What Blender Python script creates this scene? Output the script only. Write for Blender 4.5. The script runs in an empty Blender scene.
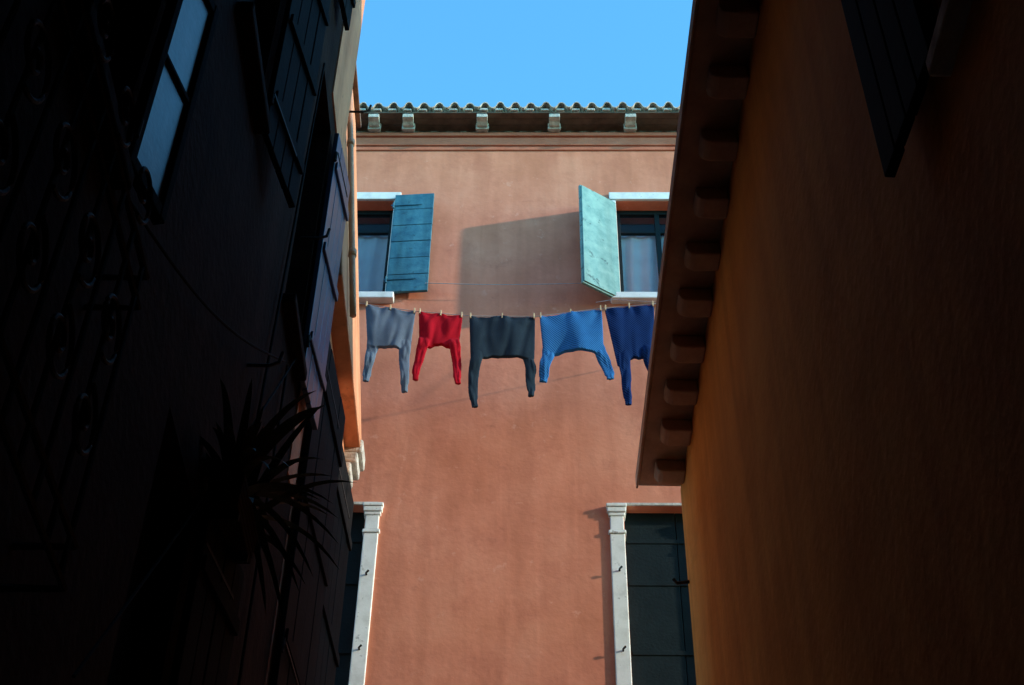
import bpy, bmesh, math, random
from mathutils import Vector, Matrix, noise
random.seed(4)
S=bpy.context.scene
S.view_settings.view_transform='Standard'; S.view_settings.look='None'; S.view_settings.exposure=0; S.view_settings.gamma=1

# ---------------------------------------------------------------- materials
def mat(name, cols, scale=3.0, rough=0.85, bump=0.3, bscale=40, bdist=0.01, streak=0.0, spec=0.3, detail=8, dirt=None, metallic=0, wave=None):
    m=bpy.data.materials.new(name); m.use_nodes=True; nt=m.node_tree; N=nt.nodes; L=nt.links
    b=N['Principled BSDF']; b.inputs['Roughness'].default_value=rough; b.inputs['Metallic'].default_value=metallic
    b.inputs['Specular IOR Level'].default_value=spec
    tc=N.new('ShaderNodeTexCoord')
    n=N.new('ShaderNodeTexNoise'); n.inputs['Scale'].default_value=scale; n.inputs['Detail'].default_value=detail; n.inputs['Roughness'].default_value=0.62
    L.new(tc.outputs['Object'],n.inputs['Vector'])
    r=N.new('ShaderNodeValToRGB'); L.new(n.outputs['Fac'],r.inputs['Fac'])
    k=len(cols)
    r.color_ramp.elements[0].position=0.32; r.color_ramp.elements[0].color=(*cols[0],1)
    r.color_ramp.elements[1].position=0.68; r.color_ramp.elements[1].color=(*cols[-1],1)
    for i in range(1,k-1):
        e=r.color_ramp.elements.new(0.32+0.36*i/(k-1)); e.color=(*cols[i],1)
    out=r.outputs['Color']
    if streak>0:
        mp=N.new('ShaderNodeMapping'); mp.inputs['Scale'].default_value=(5,5,0.5); L.new(tc.outputs['Object'],mp.inputs['Vector'])
        n2=N.new('ShaderNodeTexNoise'); n2.inputs['Scale'].default_value=1.1; n2.inputs['Detail'].default_value=7; n2.inputs['Distortion'].default_value=.6; L.new(mp.outputs['Vector'],n2.inputs['Vector'])
        r2=N.new('ShaderNodeValToRGB'); r2.color_ramp.elements[0].position=0.36; r2.color_ramp.elements[1].position=0.62
        c=1-streak; r2.color_ramp.elements[0].color=(c,c*0.97,c*0.95,1); r2.color_ramp.elements[1].color=(1,1,1,1)
        L.new(n2.outputs['Fac'],r2.inputs['Fac'])
        mx=N.new('ShaderNodeMix'); mx.data_type='RGBA'; mx.blend_type='MULTIPLY'; mx.inputs[0].default_value=1
        L.new(out,mx.inputs[6]); L.new(r2.outputs['Color'],mx.inputs[7]); out=mx.outputs[2]
    for dd in (dirt if isinstance(dirt,list) else [dirt] if dirt else []):
        n4=N.new('ShaderNodeTexNoise'); n4.inputs['Scale'].default_value=dd[1]; n4.inputs['Detail'].default_value=12; n4.inputs['Roughness'].default_value=0.72
        L.new(tc.outputs['Object'],n4.inputs['Vector'])
        r4=N.new('ShaderNodeValToRGB'); r4.color_ramp.elements[0].position=dd[2]; r4.color_ramp.elements[1].position=dd[2]+(dd[4] if len(dd)>4 else .07)
        r4.color_ramp.elements[0].color=(0,0,0,1); r4.color_ramp.elements[1].color=(dd[3],)*3+(1,)
        L.new(n4.outputs['Fac'],r4.inputs['Fac'])
        mx=N.new('ShaderNodeMix'); mx.data_type='RGBA'; L.new(r4.outputs['Color'],mx.inputs[0]); L.new(out,mx.inputs[6]); mx.inputs[7].default_value=(*dd[0],1); out=mx.outputs[2]
    L.new(out,b.inputs['Base Color'])
    n3=N.new('ShaderNodeTexNoise'); n3.inputs['Scale'].default_value=bscale; n3.inputs['Detail'].default_value=6; L.new(tc.outputs['Object'],n3.inputs['Vector'])
    bp=N.new('ShaderNodeBump'); bp.inputs['Strength'].default_value=bump; bp.inputs['Distance'].default_value=bdist
    L.new(n3.outputs['Fac'],bp.inputs['Height'])
    if wave:
        w=N.new('ShaderNodeTexWave'); w.bands_direction=wave[0]; w.inputs['Scale'].default_value=wave[1]; w.inputs['Distortion'].default_value=1.2; w.inputs['Detail'].default_value=2
        L.new(tc.outputs['Object'],w.inputs['Vector'])
        b2=N.new('ShaderNodeBump'); b2.inputs['Strength'].default_value=wave[2]; b2.inputs['Distance'].default_value=0.005
        L.new(w.outputs['Fac'],b2.inputs['Height']); L.new(bp.outputs['Normal'],b2.inputs['Normal']); L.new(b2.outputs['Normal'],b.inputs['Normal'])
    else: L.new(bp.outputs['Normal'],b.inputs['Normal'])
    return m

M_terra=mat('terracotta_plaster',[(.58,.195,.108),(.68,.243,.143),(.73,.29,.178)],scale=1.3,bump=0.32,bscale=18,bdist=.009,streak=.14,
    dirt=[((.48,.145,.085),2.1,.50,.55,.16),((.76,.38,.27),6,.60,.45),((.40,.135,.09),4.2,.61,.4,.1),((.32,.12,.09),22,.66,.5)])
M_terra2=mat('red_moulding',[(.46,.12,.065),(.54,.17,.10)],scale=5,bump=.3)
M_ochre=mat('ochre_plaster',[(.68,.29,.065),(.80,.36,.09),(.84,.41,.11)],scale=1.4,bump=.45,bscale=16,bdist=.015,streak=.15,spec=.1,dirt=[((.55,.22,.05),3,.55,.4,.15)])
M_orange=mat('orange_plaster',[(.58,.23,.11),(.70,.33,.18)],scale=2.2,bump=.4,bscale=25,bdist=.01,streak=.25,dirt=[((.3,.14,.08),5,.58,.6)])
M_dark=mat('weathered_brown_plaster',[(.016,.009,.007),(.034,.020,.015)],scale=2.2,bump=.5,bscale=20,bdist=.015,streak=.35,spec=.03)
M_stone=mat('istrian_stone',[(.60,.60,.56),(.74,.74,.70),(.80,.80,.77)],scale=7,bump=.2,bscale=40,bdist=.004,dirt=[((.25,.24,.22),14,.60,.7)])
M_corb=mat('weathered_stone',[(.30,.28,.24),(.62,.59,.53)],scale=16,bump=.6,bscale=50)
M_wood=mat('dark_wood',[(.08,.052,.037),(.16,.11,.08)],scale=8,bump=.5,rough=.8)
M_eave=mat('eave_boards',[(.34,.25,.20),(.50,.38,.30)],scale=6,bump=.5,bscale=30,rough=.85)
M_tile=mat('clay_tiles',[(.26,.23,.20),(.46,.39,.33),(.62,.58,.52)],scale=9,bump=.7,bscale=40)
M_teal=mat('teal_shutter_paint',[(.025,.11,.17),(.045,.17,.23),(.07,.22,.27)],scale=9,rough=.55,bump=.25,streak=.35,dirt=[((.015,.04,.06),11,.60,.8)])
M_teal2=mat('worn_sunlit_teal_paint',[(.10,.25,.25),(.16,.33,.32),(.21,.39,.37)],scale=9,rough=.6,bump=.25,streak=.2,dirt=[((.02,.06,.07),6,.58,.95),((.4,.5,.48),14,.66,.7)])  # worn teal, lightened for sun on the right-hand upper shutters
M_tealD=mat('dark_teal_paint',[(.004,.011,.013),(.008,.018,.021)],scale=5,rough=.7,bump=.3,spec=.15)
M_blued=mat('sky_sheen_blue_paint',[(.025,.055,.12),(.04,.09,.18)],scale=5,rough=.35,bump=.15,spec=.6,streak=.4)  # blue of the reflected sky put into the base colour
M_black=mat('blackened_shutter_paint',[(.004,.0045,.005),(.010,.010,.011)],scale=5,rough=.8,bump=.2,spec=.05)
M_iron=mat('wrought_iron',[(.009,.009,.010),(.025,.022,.02)],scale=20,rough=.7,bump=.3,spec=.2)
M_rope=mat('clothesline_rope',[(.35,.36,.38),(.5,.5,.5)],scale=30,rough=.7)
M_peg=mat('clothes_pegs',[(.5,.4,.25),(.65,.5,.3)],scale=30)
M_pipe=mat('copper_downpipe',[(.42,.22,.13),(.58,.34,.22)],scale=6,rough=.5,bump=.2)
M_curt=mat('white_curtain',[(.62,.66,.72),(.78,.82,.86)],scale=3,rough=.9,bump=.2)
M_leaf=mat('spiky_leaves',[(.014,.028,.010),(.03,.05,.018)],scale=14,rough=.6,spec=.2)
M_pot=mat('terracotta_pot',[(.03,.016,.011),(.045,.025,.018)],scale=8,spec=.03)
M_pave=mat('paving_stone',[(.10,.095,.09),(.2,.19,.18)],scale=3,bump=.5,streak=0)
M_int=mat('dark_interior',[(.012,.012,.014),(.02,.02,.022)],scale=2)
def glass(name,base,rough,alpha,spec=.5):
    gl=bpy.data.materials.new(name); gl.use_nodes=True; g=gl.node_tree.nodes['Principled BSDF']
    g.inputs['Base Color'].default_value=(*base,1); g.inputs['Roughness'].default_value=rough; g.inputs['Alpha'].default_value=alpha; g.inputs['Specular IOR Level'].default_value=spec
    gn=gl.node_tree.nodes.new('ShaderNodeTexNoise'); gn.inputs['Scale'].default_value=3; gb=gl.node_tree.nodes.new('ShaderNodeBump'); gb.inputs['Strength'].default_value=.05
    gl.node_tree.links.new(gn.outputs['Fac'],gb.inputs['Height']); gl.node_tree.links.new(gb.outputs['Normal'],g.inputs['Normal'])
    return gl
M_glass=glass('window_glass',(.02,.03,.04),.06,.2)
M_pane=mat('grey_window_pane',[(.07,.08,.09),(.20,.20,.21)],scale=7,rough=.32,bump=.1,spec=.7,streak=.5)  # opaque, streaked grey pane with a soft gloss
def knit(n,c,wv=('Z',70,.25),k=.78):
    return mat(n,[tuple(x*k for x in c),c],scale=9,rough=.95,bump=.4,bscale=180,bdist=.002,spec=.08,wave=wv)
K_grey=knit('grey_knit',(.14,.19,.26)); K_red=knit('red_knit',(.44,.008,.022)); K_dark=knit('charcoal_knit',(.022,.040,.060))
K_blue=knit('blue_knit',(.03,.17,.44),('DIAGONAL',26,.7)); K_navy=knit('navy_knit',(.007,.032,.13),('DIAGONAL',26,.6))

# ---------------------------------------------------------------- geometry helpers
def empty(name,loc=(0,0,0),rz=0):
    o=bpy.data.objects.new(name,None); o.location=loc; o.rotation_euler=(0,0,rz); S.collection.objects.link(o); return o
def mesh(name,vs,fs,m,parent=None,smooth=False,bevel=0):
    me=bpy.data.meshes.new(name); me.from_pydata([tuple(v) for v in vs],[],fs); me.update()
    bm=bmesh.new(); bm.from_mesh(me); bmesh.ops.recalc_face_normals(bm,faces=bm.faces); bm.to_mesh(me); bm.free()
    me.materials.append(m); o=bpy.data.objects.new(name,me); S.collection.objects.link(o)
    if parent: o.parent=parent
    if smooth:
        for p in me.polygons: p.use_smooth=True
    if bevel:
        b=o.modifiers.new('b','BEVEL'); b.width=bevel; b.segments=2; b.limit_method='ANGLE'
    return o
BF=[(0,1,3,2),(4,6,7,5),(0,4,5,1),(2,3,7,6),(0,2,6,4),(1,5,7,3)]
def bverts(x0,x1,y0,y1,z0,z1): return [Vector((x,y,z)) for x in (x0,x1) for y in (y0,y1) for z in (z0,z1)]
def box(name,x0,x1,y0,y1,z0,z1,m,parent=None,bevel=0): return mesh(name,bverts(x0,x1,y0,y1,z0,z1),BF,m,parent,bevel=bevel)
class Acc:
    def __init__(s): s.v=[]; s.f=[]
    def add(s,vs,fs):
        k=len(s.v); s.v+= [Vector(v) for v in vs]; s.f+=[tuple(i+k for i in f) for f in fs]
    def box(s,*a,T=None):
        vs=bverts(*a)
        if T is not None: vs=[T@v for v in vs]
        s.add(vs,BF)
    def tube(s,pts,r,n=8,taper=None):
        pts=[Vector(p) for p in pts]; k=len(s.v); m=len(pts)
        for i,p in enumerate(pts):
            d=(pts[min(i+1,m-1)]-pts[max(i-1,0)]).normalized()
            a=d.cross(Vector((0,0,1)));
            if a.length<.05: a=d.cross(Vector((0,1,0)))
            a.normalize(); b=d.cross(a).normalized(); rr=r if taper is None else r*taper[i]
            for j in range(n):
                t=2*math.pi*j/n; s.v.append(p+(a*math.cos(t)+b*math.sin(t))*rr)
        for i in range(m-1):
            for j in range(n):
                s.f.append((k+i*n+j,k+i*n+(j+1)%n,k+(i+1)*n+(j+1)%n,k+(i+1)*n+j))
        s.f.append(tuple(k+j for j in range(n))); s.f.append(tuple(k+(m-1)*n+j for j in range(n)))
    def make(s,name,m,parent=None,smooth=False,bevel=0): return mesh(name,s.v,s.f,m,parent,smooth,bevel)
def wall(name,a0,a1,z0,z1,holes,th,fn,m,parent):
    A=sorted(set([a0,a1]+[h[0] for h in holes]+[h[1] for h in holes])); Zs=sorted(set([z0,z1]+[h[2] for h in holes]+[h[3] for h in holes]))
    vs=[];fs=[];idx={}
    def V(a,d,z):
        k=(round(a,4),d,round(z,4))
        if k not in idx: idx[k]=len(vs); vs.append(Vector(fn(a,d,z)))
        return idx[k]
    for i in range(len(A)-1):
        for j in range(len(Zs)-1):
            ca=(A[i]+A[i+1])/2; cz=(Zs[j]+Zs[j+1])/2
            if any(h[0]<ca<h[1] and h[2]<cz<h[3] for h in holes): continue
            for d in (0,th): fs.append((V(A[i],d,Zs[j]),V(A[i+1],d,Zs[j]),V(A[i+1],d,Zs[j+1]),V(A[i],d,Zs[j+1])))
    def seg(p,q): fs.append((V(p[0],0,p[1]),V(q[0],0,q[1]),V(q[0],th,q[1]),V(p[0],th,p[1])))
    def path(p,q):
        if p[0]==q[0]:
            zz=[z for z in Zs if min(p[1],q[1])<=z<=max(p[1],q[1])]
            for i in range(len(zz)-1): seg((p[0],zz[i]),(p[0],zz[i+1]))
        else:
            aa=[a for a in A if min(p[0],q[0])<=a<=max(p[0],q[0])]
            for i in range(len(aa)-1): seg((aa[i],p[1]),(aa[i+1],p[1]))
    for (b0,b1,c0,c1) in holes+[(a0,a1,z0,z1)]:
        path((b0,c0),(b1,c0)); path((b1,c0),(b1,c1)); path((b0,c1),(b1,c1)); path((b0,c0),(b0,c1))
    return mesh(name,vs,fs,m,parent)
def shutter(name,w,h,m,parent,loc,rz,boards=6,horiz=True,pane=None):
    a=Acc(); g=.007
    if pane:
        a.box(0,.035,-.02,.02,0,h); a.box(w-.035,w,-.02,.02,0,h); a.box(.035,w-.035,-.018,.018,0,.05); a.box(.035,w-.035,-.018,.018,h-.05,h)
        a.box(.035,w-.035,-.016,.016,h*.5-.012,h*.5+.012)
        q=box(name+'_pane',.035,w-.035,-.004,.004,.05,h-.05,pane,parent); q.location=loc; q.rotation_euler=(0,0,rz)
    elif horiz:
        for i in range(boards):
            a.box(random.uniform(0,.004),w-random.uniform(0,.004),-.017+random.uniform(-.002,.002),.014,h*i/boards+g/2,h*(i+1)/boards-g/2)
        a.box(.01,w-.01,.0142,.03,0.02,h-.02)
    else:
        for i in range(boards):
            a.box(w*i/boards+g/2,w*(i+1)/boards-g/2,-.017+random.uniform(-.002,.002),.014,random.uniform(0,.006),h-random.uniform(0,.006))
        for z in (.15,.5,.85): a.box(.015,w-.015,-.036,-.0195,h*z-.035,h*z+.035)
    o=a.make(name,m,parent,bevel=.004); o.location=loc; o.rotation_euler=(0,0,rz)
    b=Acc()
    for z in (.12,.88):
        if not pane: b.box(-.03,w*.7,-.026 if horiz else -.042,-.0215 if horiz else -.0375,h*z-.008,h*z+.008)
        b.tube([(-.005,-.02,h*z-.04),(-.005,-.02,h*z+.04)],.011)
    i=b.make(name+'_hinges',m if horiz else M_iron,parent); i.location=loc; i.rotation_euler=(0,0,rz)
    return o
def tiles(name,x0,x1,depth,slope,m,parent,pitch=.16,amp=.038,T=Matrix.Identity(4),z=0,courses=None):
    a=Acc(); nx=int((x1-x0)/pitch*8); cl=.34; nc=courses or max(1,int(depth/cl))
    th=.016
    for c in range(nc):
        ys=c*cl; ye=min(depth,(c+1)*cl+.06)
        for layer in (0,1):
            k=len(a.v)
            for i in range(nx+1):
                x=x0+(x1-x0)*i/nx; ph=(x/pitch)*2*math.pi
                s=math.cos(ph); w=amp*(abs(s)**.6)*(1 if s>0 else -1)
                q=Vector((math.floor(x/pitch+.25)*3.1,c*2.7,1)); jit=.03*noise.noise(q)
                for yy,lift in ((ys+jit,.022),(ye,0)):
                    a.v.append(T@Vector((x,yy,z+w*(1+.5*noise.noise(q*2.3))+lift+yy*slope-layer*th+jit*.6)))
            for i in range(nx): a.f.append((k+2*i,k+2*i+2,k+2*i+3,k+2*i+1))
        k=len(a.v)-4*(nx+1); q=2*(nx+1)
        for i in range(nx): a.f.append((k+2*i,k+2*i+2,k+q+2*i+2,k+q+2*i))
    return a.make(name,m,parent)

# ---------------------------------------------------------------- ground
mesh('alley_paving',[(-400,-400,0),(400,-400,0),(400,400,0),(-400,400,0)],[(0,1,2,3)],M_pave)

# ---------------------------------------------------------------- terracotta house (local frame: x along facade, -y outward)
H=empty('terracotta_house',(0,10,0),math.radians(-1.3))
up=[(-2.10,-1.25,11.52,12.93),(1.05,1.90,11.52,12.93)]
lo=[(-2.10,-1.22,6.7,9.02),(.975,1.855,6.7,9.02)]
lo2=[(-2.10,-1.22,2.2,4.6),(.975,1.855,2.2,4.6)]
wall('facade_wall',-4.5,4.5,0,14.06,up+lo+lo2,.32,lambda a,d,z:(a,d,z),M_terra,H)
box('rear_mass',-4.5,4.5,.9,9,0,14.0,M_terra,H)
box('floor_void_back',-4.45,4.45,.7,.75,.1,13.9,M_int,H)
for i,(a0,a1,z0,z1) in enumerate(up):
    A=Acc(); A.box(a0-.07,a1+.07,-.03,.10,z1+.002,z1+.11); A.box(a0-.06,a0-.002,-.018,.10,z0,z1); A.box(a1+.002,a1+.06,-.018,.10,z0,z1)
    A.make('stone_surround_%d'%i,M_stone,H,bevel=.006)
    A=Acc(); A.box(a0-.10,a1+.10,-.09,.12,z0-.085,z0-.002); A.make('stone_sill_%d'%i,M_stone,H,bevel=.01)
    A=Acc(); y0,y1=.13,.18
    A.box(a0,a0+.045,y0,y1,z0,z1); A.box(a1-.045,a1,y0,y1,z0,z1); A.box(a0+.045,a1-.045,y0,y1,z1-.06,z1); A.box(a0+.045,a1-.045,y0,y1,z0,z0+.05)
    c=(a0+a1)/2; A.box(c-.025,c+.025,y0-.005,y1-.002,z0+.05,z1-.06); A.box(a0+.045,a1-.045,y0+.004,y1-.004,z1-.34,z1-.31)
    A.make('window_frame_%d'%i,M_tealD,H,bevel=.004)
    box('glass_%d'%i,a0+.045,a1-.045,.153,.157,z0+.05,z1-.06,M_glass,H)
    vs=[];fs=[];n=60
    for k in range(n+1):
        x=a0+.03+(a1-a0-.06)*k/n
        for t in range(9):
            zz=z0+.02+(1.10)*t/8
            vs.append((x,.195+.014*math.sin(k*.5+.5*math.sin(t*.6))*(1-.3*t/8),zz))
    for k in range(n):
        for t in range(8): fs.append((k*9+t,k*9+9+t,k*9+10+t,k*9+1+t))
    mesh('curtain_%d'%i,vs,fs,M_curt,H,smooth=True)
shutter('open_shutter_a',.41,1.43,M_teal,H,(-1.235,-.045,11.53),math.radians(-4),boards=6)
shutter('open_shutter_b',.41,1.43,M_teal,H,(-2.11,-.045,11.53),math.radians(180+4),boards=6)
shutter('open_shutter_c',.45,1.42,M_teal2,H,(1.035,-.03,11.44),math.radians(180+34),boards=7)
shutter('open_shutter_d',.43,1.42,M_teal2,H,(1.915,-.045,11.48),math.radians(-5),boards=7)
for i,(a0,a1,z0,z1) in enumerate(lo+lo2):
    A=Acc()
    for s,e in ((a0-.125,a0-.002),(a1+.002,a1+.125)):
        A.box(s,e,-.022,.14,z0,z1-.30); 
        A.box(s-.012,e+.012,-.032,.138,z1-.30,z1-.265); A.box(s+.004,e-.004,-.025,.137,z1-.265,z1-.12)
        A.box(s-.008,e+.008,-.032,.136,z1-.12,z1-.085); A.box(s-.018,e+.018,-.042,.135,z1-.085,z1-.035); A.box(s-.025,e+.025,-.050,.134,z1-.035,z1+.0)
    A.box(a0-.16,a1+.16,-.10,.15,z0-.1,z0-.002)
    A.make('stone_frame_%d'%i,M_stone,H,bevel=.007)
    box('lintel_%d'%i,a0-.10,a1+.10,-.012,.133,z1+.002,z1+.03,M_corb,H,bevel=.004)
    B=Acc(); n=2
    for k in range(n): B.box(a0+(a1-a0)*k/n+.003,a0+(a1-a0)*(k+1)/n-.003,.10+random.uniform(-.003,.003),.14,z0,z1)
    for zz in (z0+.3,z0+.95,z0+1.6,z1-.3): B.box(a0+.02,a1-.02,.09,.0965,zz-.02,zz+.02)
    B.make('closed_shutter_%d'%i,M_tealD,H,bevel=.003)
A=Acc()
for (x,z) in ((-1.16,8.3),(-1.16,7.6),(.915,8.35),(.915,7.6)):
    A.tube([(x,-.02,z),(x,-.05,z),(x+.02,-.055,z+.02)],.009,6)
A.make('iron_pintles',M_iron,H)
A=Acc(); A.box(-4.5,4.5,-.018,.02,13.74,13.80); A.box(-4.5,4.5,-.035,.02,13.802,13.93); A.box(-4.5,4.5,-.06,.02,13.932,13.985)
A.make('cornice_moulding',M_terra2,H,bevel=.008)
A=Acc()
xs=[-1.93,-1.53,-1.16,-.36,.42,1.24,2.0,2.8,3.6,-2.7,-3.5]
for x in xs:
    w=.058; prof=[(0,13.987),(-.07,13.987),(-.10,14.0),(-.15,13.99),(-.19,14.01),(-.245,14.02),(-.245,14.075),(0,14.075)]
    vs=[Vector((x-w,p[0],p[1])) for p in prof]+[Vector((x+w,p[0],p[1])) for p in prof]; n=len(prof)
    A.add(vs,[tuple(range(n)),tuple(range(2*n-1,n-1,-1))]+[(i,(i+1)%n,n+(i+1)%n,n+i) for i in range(n)])
    A.box(x-w-.012,x+w+.012,-.12,-.09,13.975,14.07)
A.make('eave_corbels',M_corb,H,bevel=.004)
A=Acc()
for i in range(3): A.box(-4.6,4.6,-.255+.085*i+.003,-.255+.085*(i+1)-.003,14.077+.001*i,14.10)
A.make('eave_soffit_boards',M_wood,H)
tiles('roof_tiles',-4.7,4.7,5.0,.3,M_tile,H,T=Matrix.Translation((0,-.29,14.155)),pitch=.165,amp=.045)
A=Acc(); rn=random.Random(2)
for i in range(56):
    x=-4.55+i*.165+.0825; A.box(x-.045,x+.045,-.275,-.20,14.102,14.125+rn.uniform(0,.012))
A.make('eave_mortar_plugs',M_corb,H,bevel=.008)
A=Acc(); A.tube([(-.85+i*.151,-.10,11.62-.02*math.sin(math.pi*i/10)) for i in range(11)],.0035,6); A.make('facade_wire',M_rope,H)

# ---------------------------------------------------------------- clothesline
CL=empty('clothesline',(0,10,0),math.radians(-1.3))
def lz(s):
    P=[(-1.75,10.80),(-1.34,10.745),(-.86,10.655),(-.36,10.595),(.22,10.59),(.8,10.69),(1.29,10.75),(1.6,10.80)]
    for (a,b),(c,d) in zip(P,P[1:]):
        if a<=s<=c: return b+(d-b)*(s-a)/(c-a)
    return 10.8
A=Acc(); A.tube([(-1.7+3.25*i/60,-.7,lz(-1.7+3.25*i/60)) for i in range(61)],.0032,6)
A.tube([(.8,-.09,11.37),(.95,-.3,11.2),(1.55,-.6,10.85)],.0028,6)
A.make('rope',M_rope,CL,True)
A=Acc()
for s in (-1.7,1.55):
    A.tube([(s,0,10.78),(s,-.75,10.81)],.005); A.tube([(s,-.7,10.80),(s,-.7,10.83)],.01)
A.make('iron_brackets',M_iron,CL)
pegs=Acc()
def ridge(a,b,c): 
    v=1-min(1,abs(noise.noise(Vector((a,b,c))))*2.6); return v*v*(3-2*v)
def sweater(name,m,xa,xb,bw,zb,sl,sr,seed,neck=.02,sw=.048):
    A=Acc(); nu,nt=60,34
    k0=len(A.v); pins=[0,.5,1]
    def P(u,t,side):
        x0=xa+(xb-xa)*u; x1=bw[0]+(bw[1]-bw[0])*u
        x=x0+(x1-x0)*t
        zt=lz(x0)-.004-.018*abs(math.sin(math.pi*2*u))**.9
        zbm=zb[0]+(zb[1]-zb[0])*u + neck*math.exp(-((u-.5)/.2)**4) + .03*noise.noise(Vector((u*6,seed*1.7,0)))
        z=zt+(zbm-zt)*t
        th=(.004+.012*math.sin(math.pi*min(1,t*.62)))*math.sqrt(max(0,1-(2*u-1)**2))+.005
        if t<.09: th*=.8
        f=.026*(.4+t)*noise.noise(Vector((u*2.6+seed,t*.6,seed)))
        for pu in pins:
            d=math.atan2(u-pu,t+.14); f+=.005*math.sin(d*7+seed)*math.exp(-((u-pu)**2)*8)*(1-.5*t)
        f+=.013*ridge(u*3.2+t*.5+seed,t*.7,seed+3)*(.3+.7*t)
        return Vector((x,-.7+side*th+f-.010+.02*t,z))
    for side in (-1,1):
        for i in range(nu+1):
            for j in range(nt+1): A.v.append(P(i/nu,j/nt,side))
    q=(nu+1)*(nt+1); I=lambda s,i,j:k0+s*q+i*(nt+1)+j
    for s in (0,1):
        for i in range(nu):
            for j in range(nt): A.f.append((I(s,i,j),I(s,i+1,j),I(s,i+1,j+1),I(s,i,j+1)))
    for i in range(nu):
        for j in (0,nt): A.f.append((I(0,i,j),I(0,i+1,j),I(1,i+1,j),I(1,i,j)))
    for j in range(nt):
        for i in (0,nu): A.f.append((I(0,i,j),I(0,i,j+1),I(1,i,j+1),I(1,i,j)))
    for pts,ph in ((sl,0),(sr,3)):
        pts=[Vector(p) for p in pts]; L=[]
        n=44
        for i in range(n+1):
            t=i/n*(len(pts)-1); a=min(int(t),len(pts)-2); f=t-a
            p0=pts[max(a-1,0)];p1=pts[a];p2=pts[a+1];p3=pts[min(a+2,len(pts)-1)]
            L.append(.5*((2*p1)+(p2-p0)*f+(2*p0-5*p1+4*p2-p3)*f*f+(3*p1-p0-3*p2+p3)*f**3))
        k=len(A.v); nn=28
        for i,p in enumerate(L):
            t=i/n; d=(L[min(i+1,n)]-L[max(i-1,0)]).normalized(); sd=Vector((0,1,0)).cross(d).normalized()
            w=(sw+.012-.024*min(1,t*1.1))*(1+.12*noise.noise(Vector((t*5,seed+ph,2))))
            if t>.86: w*=.80
            hgt=.014
            cx=Vector((.014*noise.noise(Vector((t*3.4,ph,seed))),.03*noise.noise(Vector((t*2.5,ph,seed+9))),0))
            for j in range(nn):
                an=2*math.pi*j/nn; ca=math.cos(an)
                cr=.008*ridge(ca*1.3+t*.8,t*3+seed,ph+seed)
                A.v.append(p+cx+sd*w*ca+Vector((0,1,0))*(hgt*math.sin(an)+cr))
        for i in range(n):
            for j in range(nn): A.f.append((k+i*nn+j,k+i*nn+(j+1)%nn,k+(i+1)*nn+(j+1)%nn,k+(i+1)*nn+j))
        A.f.append(tuple(k+j for j in range(nn))); A.f.append(tuple(k+n*nn+j for j in range(nn)))
    o=A.make(name,m,None,True); o.location=(0,10,0); o.rotation_euler=(0,0,math.radians(-1.3))
    r=o.modifiers.new('r','REMESH'); r.mode='VOXEL'; r.voxel_size=.006; r.use_smooth_shade=True
    s=o.modifiers.new('s','SMOOTH'); s.iterations=4
    for u in pins:
        x=xa+.012+(xb-xa-.024)*u; z=lz(x)
        pegs.box(x-.006,x+.006,-.722,-.706,z-.04,z+.022); pegs.box(x-.006,x+.006,-.694,-.678,z-.04,z+.022); pegs.box(x-.005,x+.005,-.706,-.694,z+.004,z+.012)
def P3(x,z,y=-.69): return (x,y,z)
sweater('grey_sweater',K_grey,-1.31,-.85,(-1.255,-.875),(10.24,10.18),[P3(-1.20,10.32),P3(-1.215,10.10),P3(-1.235,9.82)],[P3(-.925,10.30),P3(-.915,10.05),P3(-.895,9.72)],1)
sweater('red_sweater',K_red,-.825,-.425,(-.80,-.455),(10.25,10.22),[P3(-.75,10.34),P3(-.785,10.12),P3(-.815,9.85)],[P3(-.50,10.32),P3(-.465,10.10),P3(-.445,9.79)],2,sw=.045)
sweater('charcoal_sweater',K_dark,-.37,.22,(-.345,.215),(10.10,10.10),[P3(-.28,10.22),P3(-.305,9.97),P3(-.31,9.76),P3(-.29,9.54)],[P3(.15,10.22),P3(.175,9.95),P3(.19,9.65)],3)
sweater('blue_sweater',K_blue,.255,.815,(.29,.82),(10.16,10.16),[P3(.36,10.27),P3(.315,10.08),P3(.29,9.83)],[P3(.75,10.27),P3(.82,10.08),P3(.87,9.84)],4,neck=.03,sw=.055)
sweater('navy_sweater',K_navy,.835,1.285,(.93,1.26),(10.02,10.14),[P3(.985,10.2),P3(.998,9.9),P3(1.01,9.57)],[P3(1.20,10.25),P3(1.215,10.05),P3(1.23,9.86)],5)
pegs.make('pegs',M_peg,CL,bevel=.002)

# ---------------------------------------------------------------- ochre house (right)
R=empty('ochre_house')
wall('alley_wall',-6,8,0,7.70,[(1.80,2.32,4.9,6.25),(-1.2,-.5,1.2,3.0)],.3,lambda a,d,z:(1.18+d,a,z),M_ochre,R)
box('end_wall',1.481,8.5,7.7,8,0,7.70,M_ochre,R)
box('inner_mass',1.6,8.5,-6,7.69,0,7.69,M_int,R)
box('window_panel',1.30,1.34,1.80,2.32,4.9,6.25,M_black,R)
shutter('alley_shutter',.46,1.36,M_black,R,(1.14,2.34,4.9),math.radians(90+4),boards=4,horiz=False)
box('window_sill',1.12,1.3,1.74,2.38,4.83,4.898,M_corb,R,bevel=.01)
box('eave_board',.89,1.6,-6,7.97,7.702,7.75,M_eave,R,bevel=.006)
A=Acc(); A.box(.872,.888,-6,7.985,7.69,7.80); A.make('eave_fascia',M_eave,R,bevel=.004)
A=Acc(); 
k=0
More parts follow.
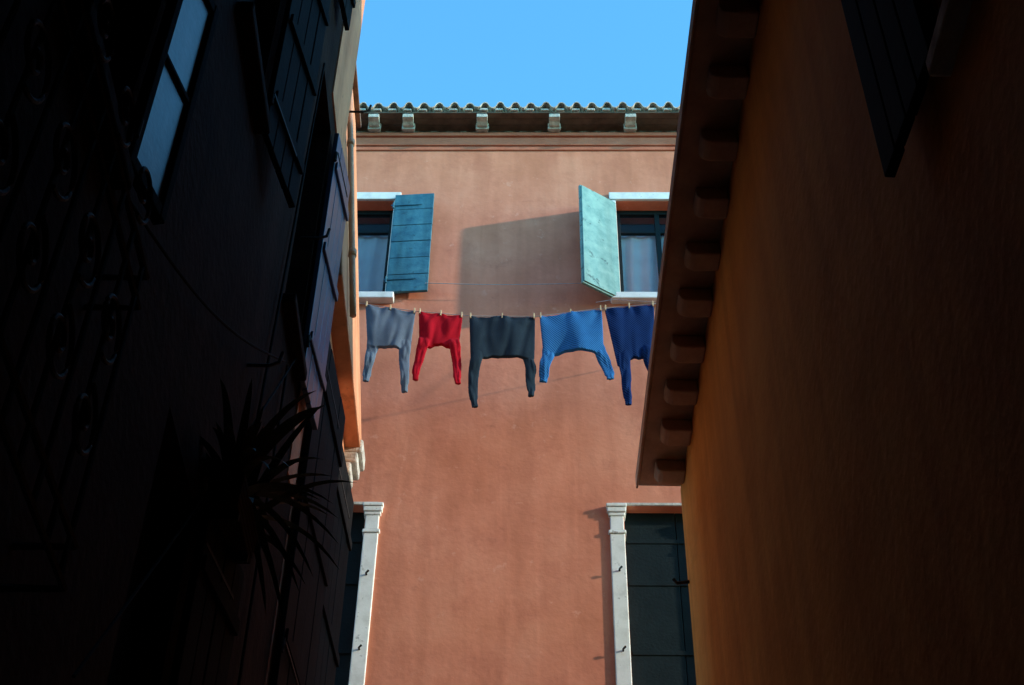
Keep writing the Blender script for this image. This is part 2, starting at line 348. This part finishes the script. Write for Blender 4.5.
while True:
    y=7.735-.402*k
    if y<-5.5: break
    y+=random.uniform(-.012,.012); w=.075+random.uniform(-.006,.006); x0=.985+random.uniform(-.012,.012)
    prof=[(1.179,7.60),(x0+.05,7.60),(x0+.018,7.612),(x0,7.64),(x0,7.70),(1.179,7.70)]
    n=len(prof); vs=[Vector((p[0],y-w,p[1])) for p in prof]+[Vector((p[0],y+w,p[1])) for p in prof]
    A.add(vs,[tuple(range(n)),tuple(range(2*n-1,n-1,-1))]+[(i,(i+1)%n,n+(i+1)%n,n+i) for i in range(n)])
    k+=1
A.make('rafter_ends',M_eave,R,bevel=.012)
T=Matrix.Translation((.905,0,7.85))@Matrix.Rotation(math.radians(-90),4,'Z')
tiles('roof_tiles',-8.0,6.0,3.8,.32,M_tile,R,T=T)
box('unseen_sun_blocker',2.1,8.5,-6,4.9,7.9,12.6,M_ochre,R)  # out-of-view block added to keep sun off the left wall
A=Acc(); A.tube([(1.18,7.93,6.9),(1.10,7.95,6.9),(1.08,7.95,6.93)],.012); A.make('wall_hook',M_iron,R)

# ---------------------------------------------------------------- brown house (near left) and orange house behind it
B=empty('brown_house')
BW=[(5.42,5.97,6.95,9.0),(4.75,5.28,9.7,11.4),(2.25,2.80,4.9,6.4),(3.6,4.2,6.9,8.6),(3.9,4.5,3.2,4.9)]
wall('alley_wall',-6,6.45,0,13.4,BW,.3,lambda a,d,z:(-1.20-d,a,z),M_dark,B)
box('end_wall',-6,-1.501,6.15,6.45,0,13.4,M_orange,B)
box('inner_mass',-6,-1.65,-6,6.1,0,13.3,M_int,B)
box('corner_sunlit',-1.24,-1.19,5.80,6.46,9.2,13.35,M_orange,B)  # orange strip stands in for the sunlit end of this dark wall
box('corner_sunlit_low',-1.24,-1.192,6.2,6.46,6.4,9.2,M_orange,B)  # lower run of the same sunlit strip, put into the colour
for i,(y0,y1,z0,z1) in enumerate(BW):
    box('window_panel_%d'%i,-1.36,-1.32,y0,y1,z0,z1,M_black,B)
    box('window_sill_%d'%i,-1.32,-1.13,y0-.04,y1+.04,z0-.07,z0-.002,M_dark,B,bevel=.01)
def lshut(n,y,z0,h,w,ang,m,horiz=False,x=-1.165,pane=None):
    return shutter(n,w,h,m,B,(x,y,z0),math.radians(90-ang),boards=4,horiz=horiz,pane=pane)
lshut('shutter_leaf_a',5.98,6.90,2.12,.48,5,M_blued)
lshut('shutter_leaf_b',5.30,9.65,1.85,.34,6,M_black)
lshut('casement_leaf_c',2.80,4.93,1.14,.27,13,M_black,pane=M_pane)
lshut('shutter_leaf_d',4.22,6.85,1.8,.5,10,M_black)
lshut('shutter_leaf_e',4.52,3.15,1.8,.5,8,M_black)
A=Acc()
def spiral(cy,cz,r,turn,x=-.98,a0=0,dirn=1):
    return [(x,cy+dirn*r*(1-i/44)*math.cos(a0+turn*2*math.pi*i/40),cz+r*(1-i/44)*math.sin(a0+turn*2*math.pi*i/40)) for i in range(41)]
for j in range(9): A.tube([(-1.05,1.75+j*.14,3.5),(-1.05,1.75+j*.14,4.55)],.008,6)
for z in (3.5,3.62,4.43,4.55):
    A.tube([(-1.2,1.7,z),(-1.05,1.7,z),(-1.05,2.92,z),(-1.2,2.92,z)],.010,6)
for j in range(4):
    cy=1.88+j*.28
    A.tube(spiral(cy,4.18,.11,1.6,a0=-1.57,x=-1.04),.007,6); A.tube(spiral(cy,3.86,.11,1.6,a0=1.57,dirn=-1,x=-1.04),.007,6)
    A.tube(spiral(cy,4.7,.10,1.5,a0=-1.57,x=-1.05),.007,6)
A.make('iron_window_grille',M_iron,B)
A=Acc()
for (y,z) in ((6.50,9.9),(5.6,7.6),(5.95,10.6),(4.9,6.0)):
    A.tube([(-1.2,y,z),(-1.1,y,z),(-1.06,y+.01,z+.03),(-1.05,y+.01,z+.09)],.009,6)
A.make('iron_hooks',M_iron,B)
A=Acc()
def cable(p,q,sag,n=16): return [(p[0]+(q[0]-p[0])*i/n,p[1]+(q[1]-p[1])*i/n,p[2]+(q[2]-p[2])*i/n-sag*math.sin(math.pi*i/n)) for i in range(n+1)]
A.tube(cable((-1.18,2.9,4.9),(-1.1,5.2,6.3),.12),.006,6); A.tube(cable((-1.17,3.5,3.6),(-1.17,5.9,7.0),.05),.006,6)
A.tube(cable((-1.18,5.1,4.0),(-1.18,5.35,8.9),0),.007,6); A.tube(cable((-1.18,5.75,4.0),(-1.18,5.68,6.7),.03),.007,6)
A.make('wall_cables',M_black,B)

O=empty('orange_house')
def bx(z): return -1.20 if z<8.2 else -1.115-(z-8.5)*.098
wall('lower_wall',6.47,8.4,0,8.2,[(6.75,7.45,5.4,7.7)],.3,lambda a,d,z:(-1.20-d,a,z),M_orange,O)
vs=[];zs=[8.2,9,10,11,12.15]
for z in zs:
    x=bx(z+.001)
    vs+=[(x,6.47,z),(x,8.4,z),(-4,8.4,z),(-4,6.47,z)]
fs=[(0,1,2,3),(16,17,18,19)]
for i in range(4):
    for j in range(4): fs.append((i*4+j,i*4+(j+1)%4,i*4+4+(j+1)%4,i*4+4+j))
mesh('upper_wall',vs,fs,M_orange,O,bevel=.01)
box('inner_mass',-4,-1.501,6.47,8.4,0,8.19,M_orange,O)
box('window_panel',-1.36,-1.32,6.75,7.45,5.4,7.7,M_black,O)
shutter('shutter_leaf_a',.84,2.6,M_black,O,(-1.165,7.52,5.2),math.radians(90-3),boards=5,horiz=False)
shutter('shutter_leaf_b',.92,2.6,M_black,O,(-1.165,6.5,5.2),math.radians(90-3),boards=4,horiz=False)
A=Acc()
for i,(p,z0,z1) in enumerate([(.02,7.90,7.98),(.05,7.982,8.07),(.09,8.072,8.16),(.12,8.162,8.28)]): A.box(-1.25,-1.19+p,8.22,8.43+p*.3,z0,z1)
A.make('stone_corbel',M_corb,O,bevel=.015)
A=Acc(); px=lambda z:bx(z+.01)+.035
A.tube([(px(12.0),6.95,12.0),(px(11.8),6.95,11.85)]+[(px(z),6.95,z) for z in (11.5,11,10.5,10,9.5,9,8.6,8.3)],.022,12)
for z in (11.3,10.1,8.9): A.tube([(px(z)+.004,6.95,z-.03),(px(z+.03)+.004,6.95,z+.03)],.029,12)
A.make('downpipe',M_pipe,O,True)
box('eave',-4,bx(12.1)+.04,6.47,8.45,12.152,12.2,M_wood,O)

# plant in a window box on the brown house
PL=empty('spiky_potted_plant',(-1.10,4.70,4.92))
A=Acc()
for i in range(5): A.box(-.06-.003*i,.06+.003*i,-.2-.004*i,.2+.004*i,.03*i,.03*i+.029)
A.make('trough',M_pot,PL,bevel=.004)
A=Acc(); A.box(-.10,.06,-.15,-.13,-.03,-.002); A.box(-.10,.06,.13,.15,-.03,-.002); A.make('iron_support',M_iron,PL)
A=Acc(); rn=random.Random(8)
for i in range(60):
    a=rn.uniform(0,2*math.pi); l=rn.uniform(.3,.6); by=rn.uniform(-.16,.16); e=rn.uniform(.4,1.2); n=8; k=len(A.v)
    d=Vector((math.cos(a)*.5+.05,math.sin(a),0)).normalized(); s=d.cross(Vector((0,0,1)))
    for j in range(n+1):
        t=j/n; p=Vector((0,by,.14))+d*l*t+Vector((0,0,l*(e*t-.9*t*t*(1.1-e*.4)))); w=.024*(1-t)**.6*(.5+min(1,t*4)*.5)
        A.v+= [p-s*w,p+s*w]
    for j in range(n): A.f.append((k+2*j,k+2*j+1,k+2*j+3,k+2*j+2))
A.make('leaves',M_leaf,PL)

# ---------------------------------------------------------------- unseen masses added above/behind the viewer to darken the alley
P=empty('unseen_sky_blockers')
box('overhead_blocker',-6,2.09,-6,3.75,8.25,13.2,M_dark,P)
box('rear_blocker',-6,8,-6.4,-6.01,0,13,M_dark,P)

# ---------------------------------------------------------------- light
w=bpy.data.worlds.new('World'); S.world=w; w.use_nodes=True; nt=w.node_tree
sk=nt.nodes.new('ShaderNodeTexSky'); sk.sky_type='NISHITA'; sk.sun_disc=False
EL=math.radians(16); AZ=math.radians(90+15)
sk.sun_elevation=EL; sk.sun_rotation=AZ; sk.air_density=1.0; sk.dust_density=.3; sk.ozone_density=1.0
mx=nt.nodes.new('ShaderNodeMix'); mx.data_type='RGBA'; mx.blend_type='MULTIPLY'; mx.inputs[0].default_value=1
nt.links.new(sk.outputs[0],mx.inputs[6]); mx.inputs[7].default_value=(1.40,3.5,4.3,1)
nt.links.new(mx.outputs[2],nt.nodes['Background'].inputs[0]); nt.nodes['Background'].inputs[1].default_value=.15
sd=bpy.data.lights.new('sun','SUN'); sd.energy=5; sd.angle=math.radians(.9); sd.color=(1,.87,.71)
so=bpy.data.objects.new('sun',sd); S.collection.objects.link(so)
frm=Vector((math.sin(AZ)*math.cos(EL),math.cos(AZ)*math.cos(EL),math.sin(EL)))
so.rotation_euler=frm.to_track_quat('Z','Y').to_euler(); so.location=(20,0,30)

# ---------------------------------------------------------------- camera
th=math.radians(43); r=math.radians(1.0)
X=Vector((1,0,0)); U=Vector((0,-math.sin(th),math.cos(th))); F=Vector((0,math.cos(th),math.sin(th)))
Rt=X*math.cos(r)+U*math.sin(r); Up=-X*math.sin(r)+U*math.cos(r)
mw=Matrix((Rt,Up,-F)).transposed().to_4x4(); mw.translation=(0,0,1.6)
cd=bpy.data.cameras.new('camera'); co=bpy.data.objects.new('camera',cd); S.collection.objects.link(co); co.matrix_world=mw
cd.sensor_width=36; cd.lens=1450/1024*36; cd.clip_start=.05; cd.clip_end=2000
S.camera=co
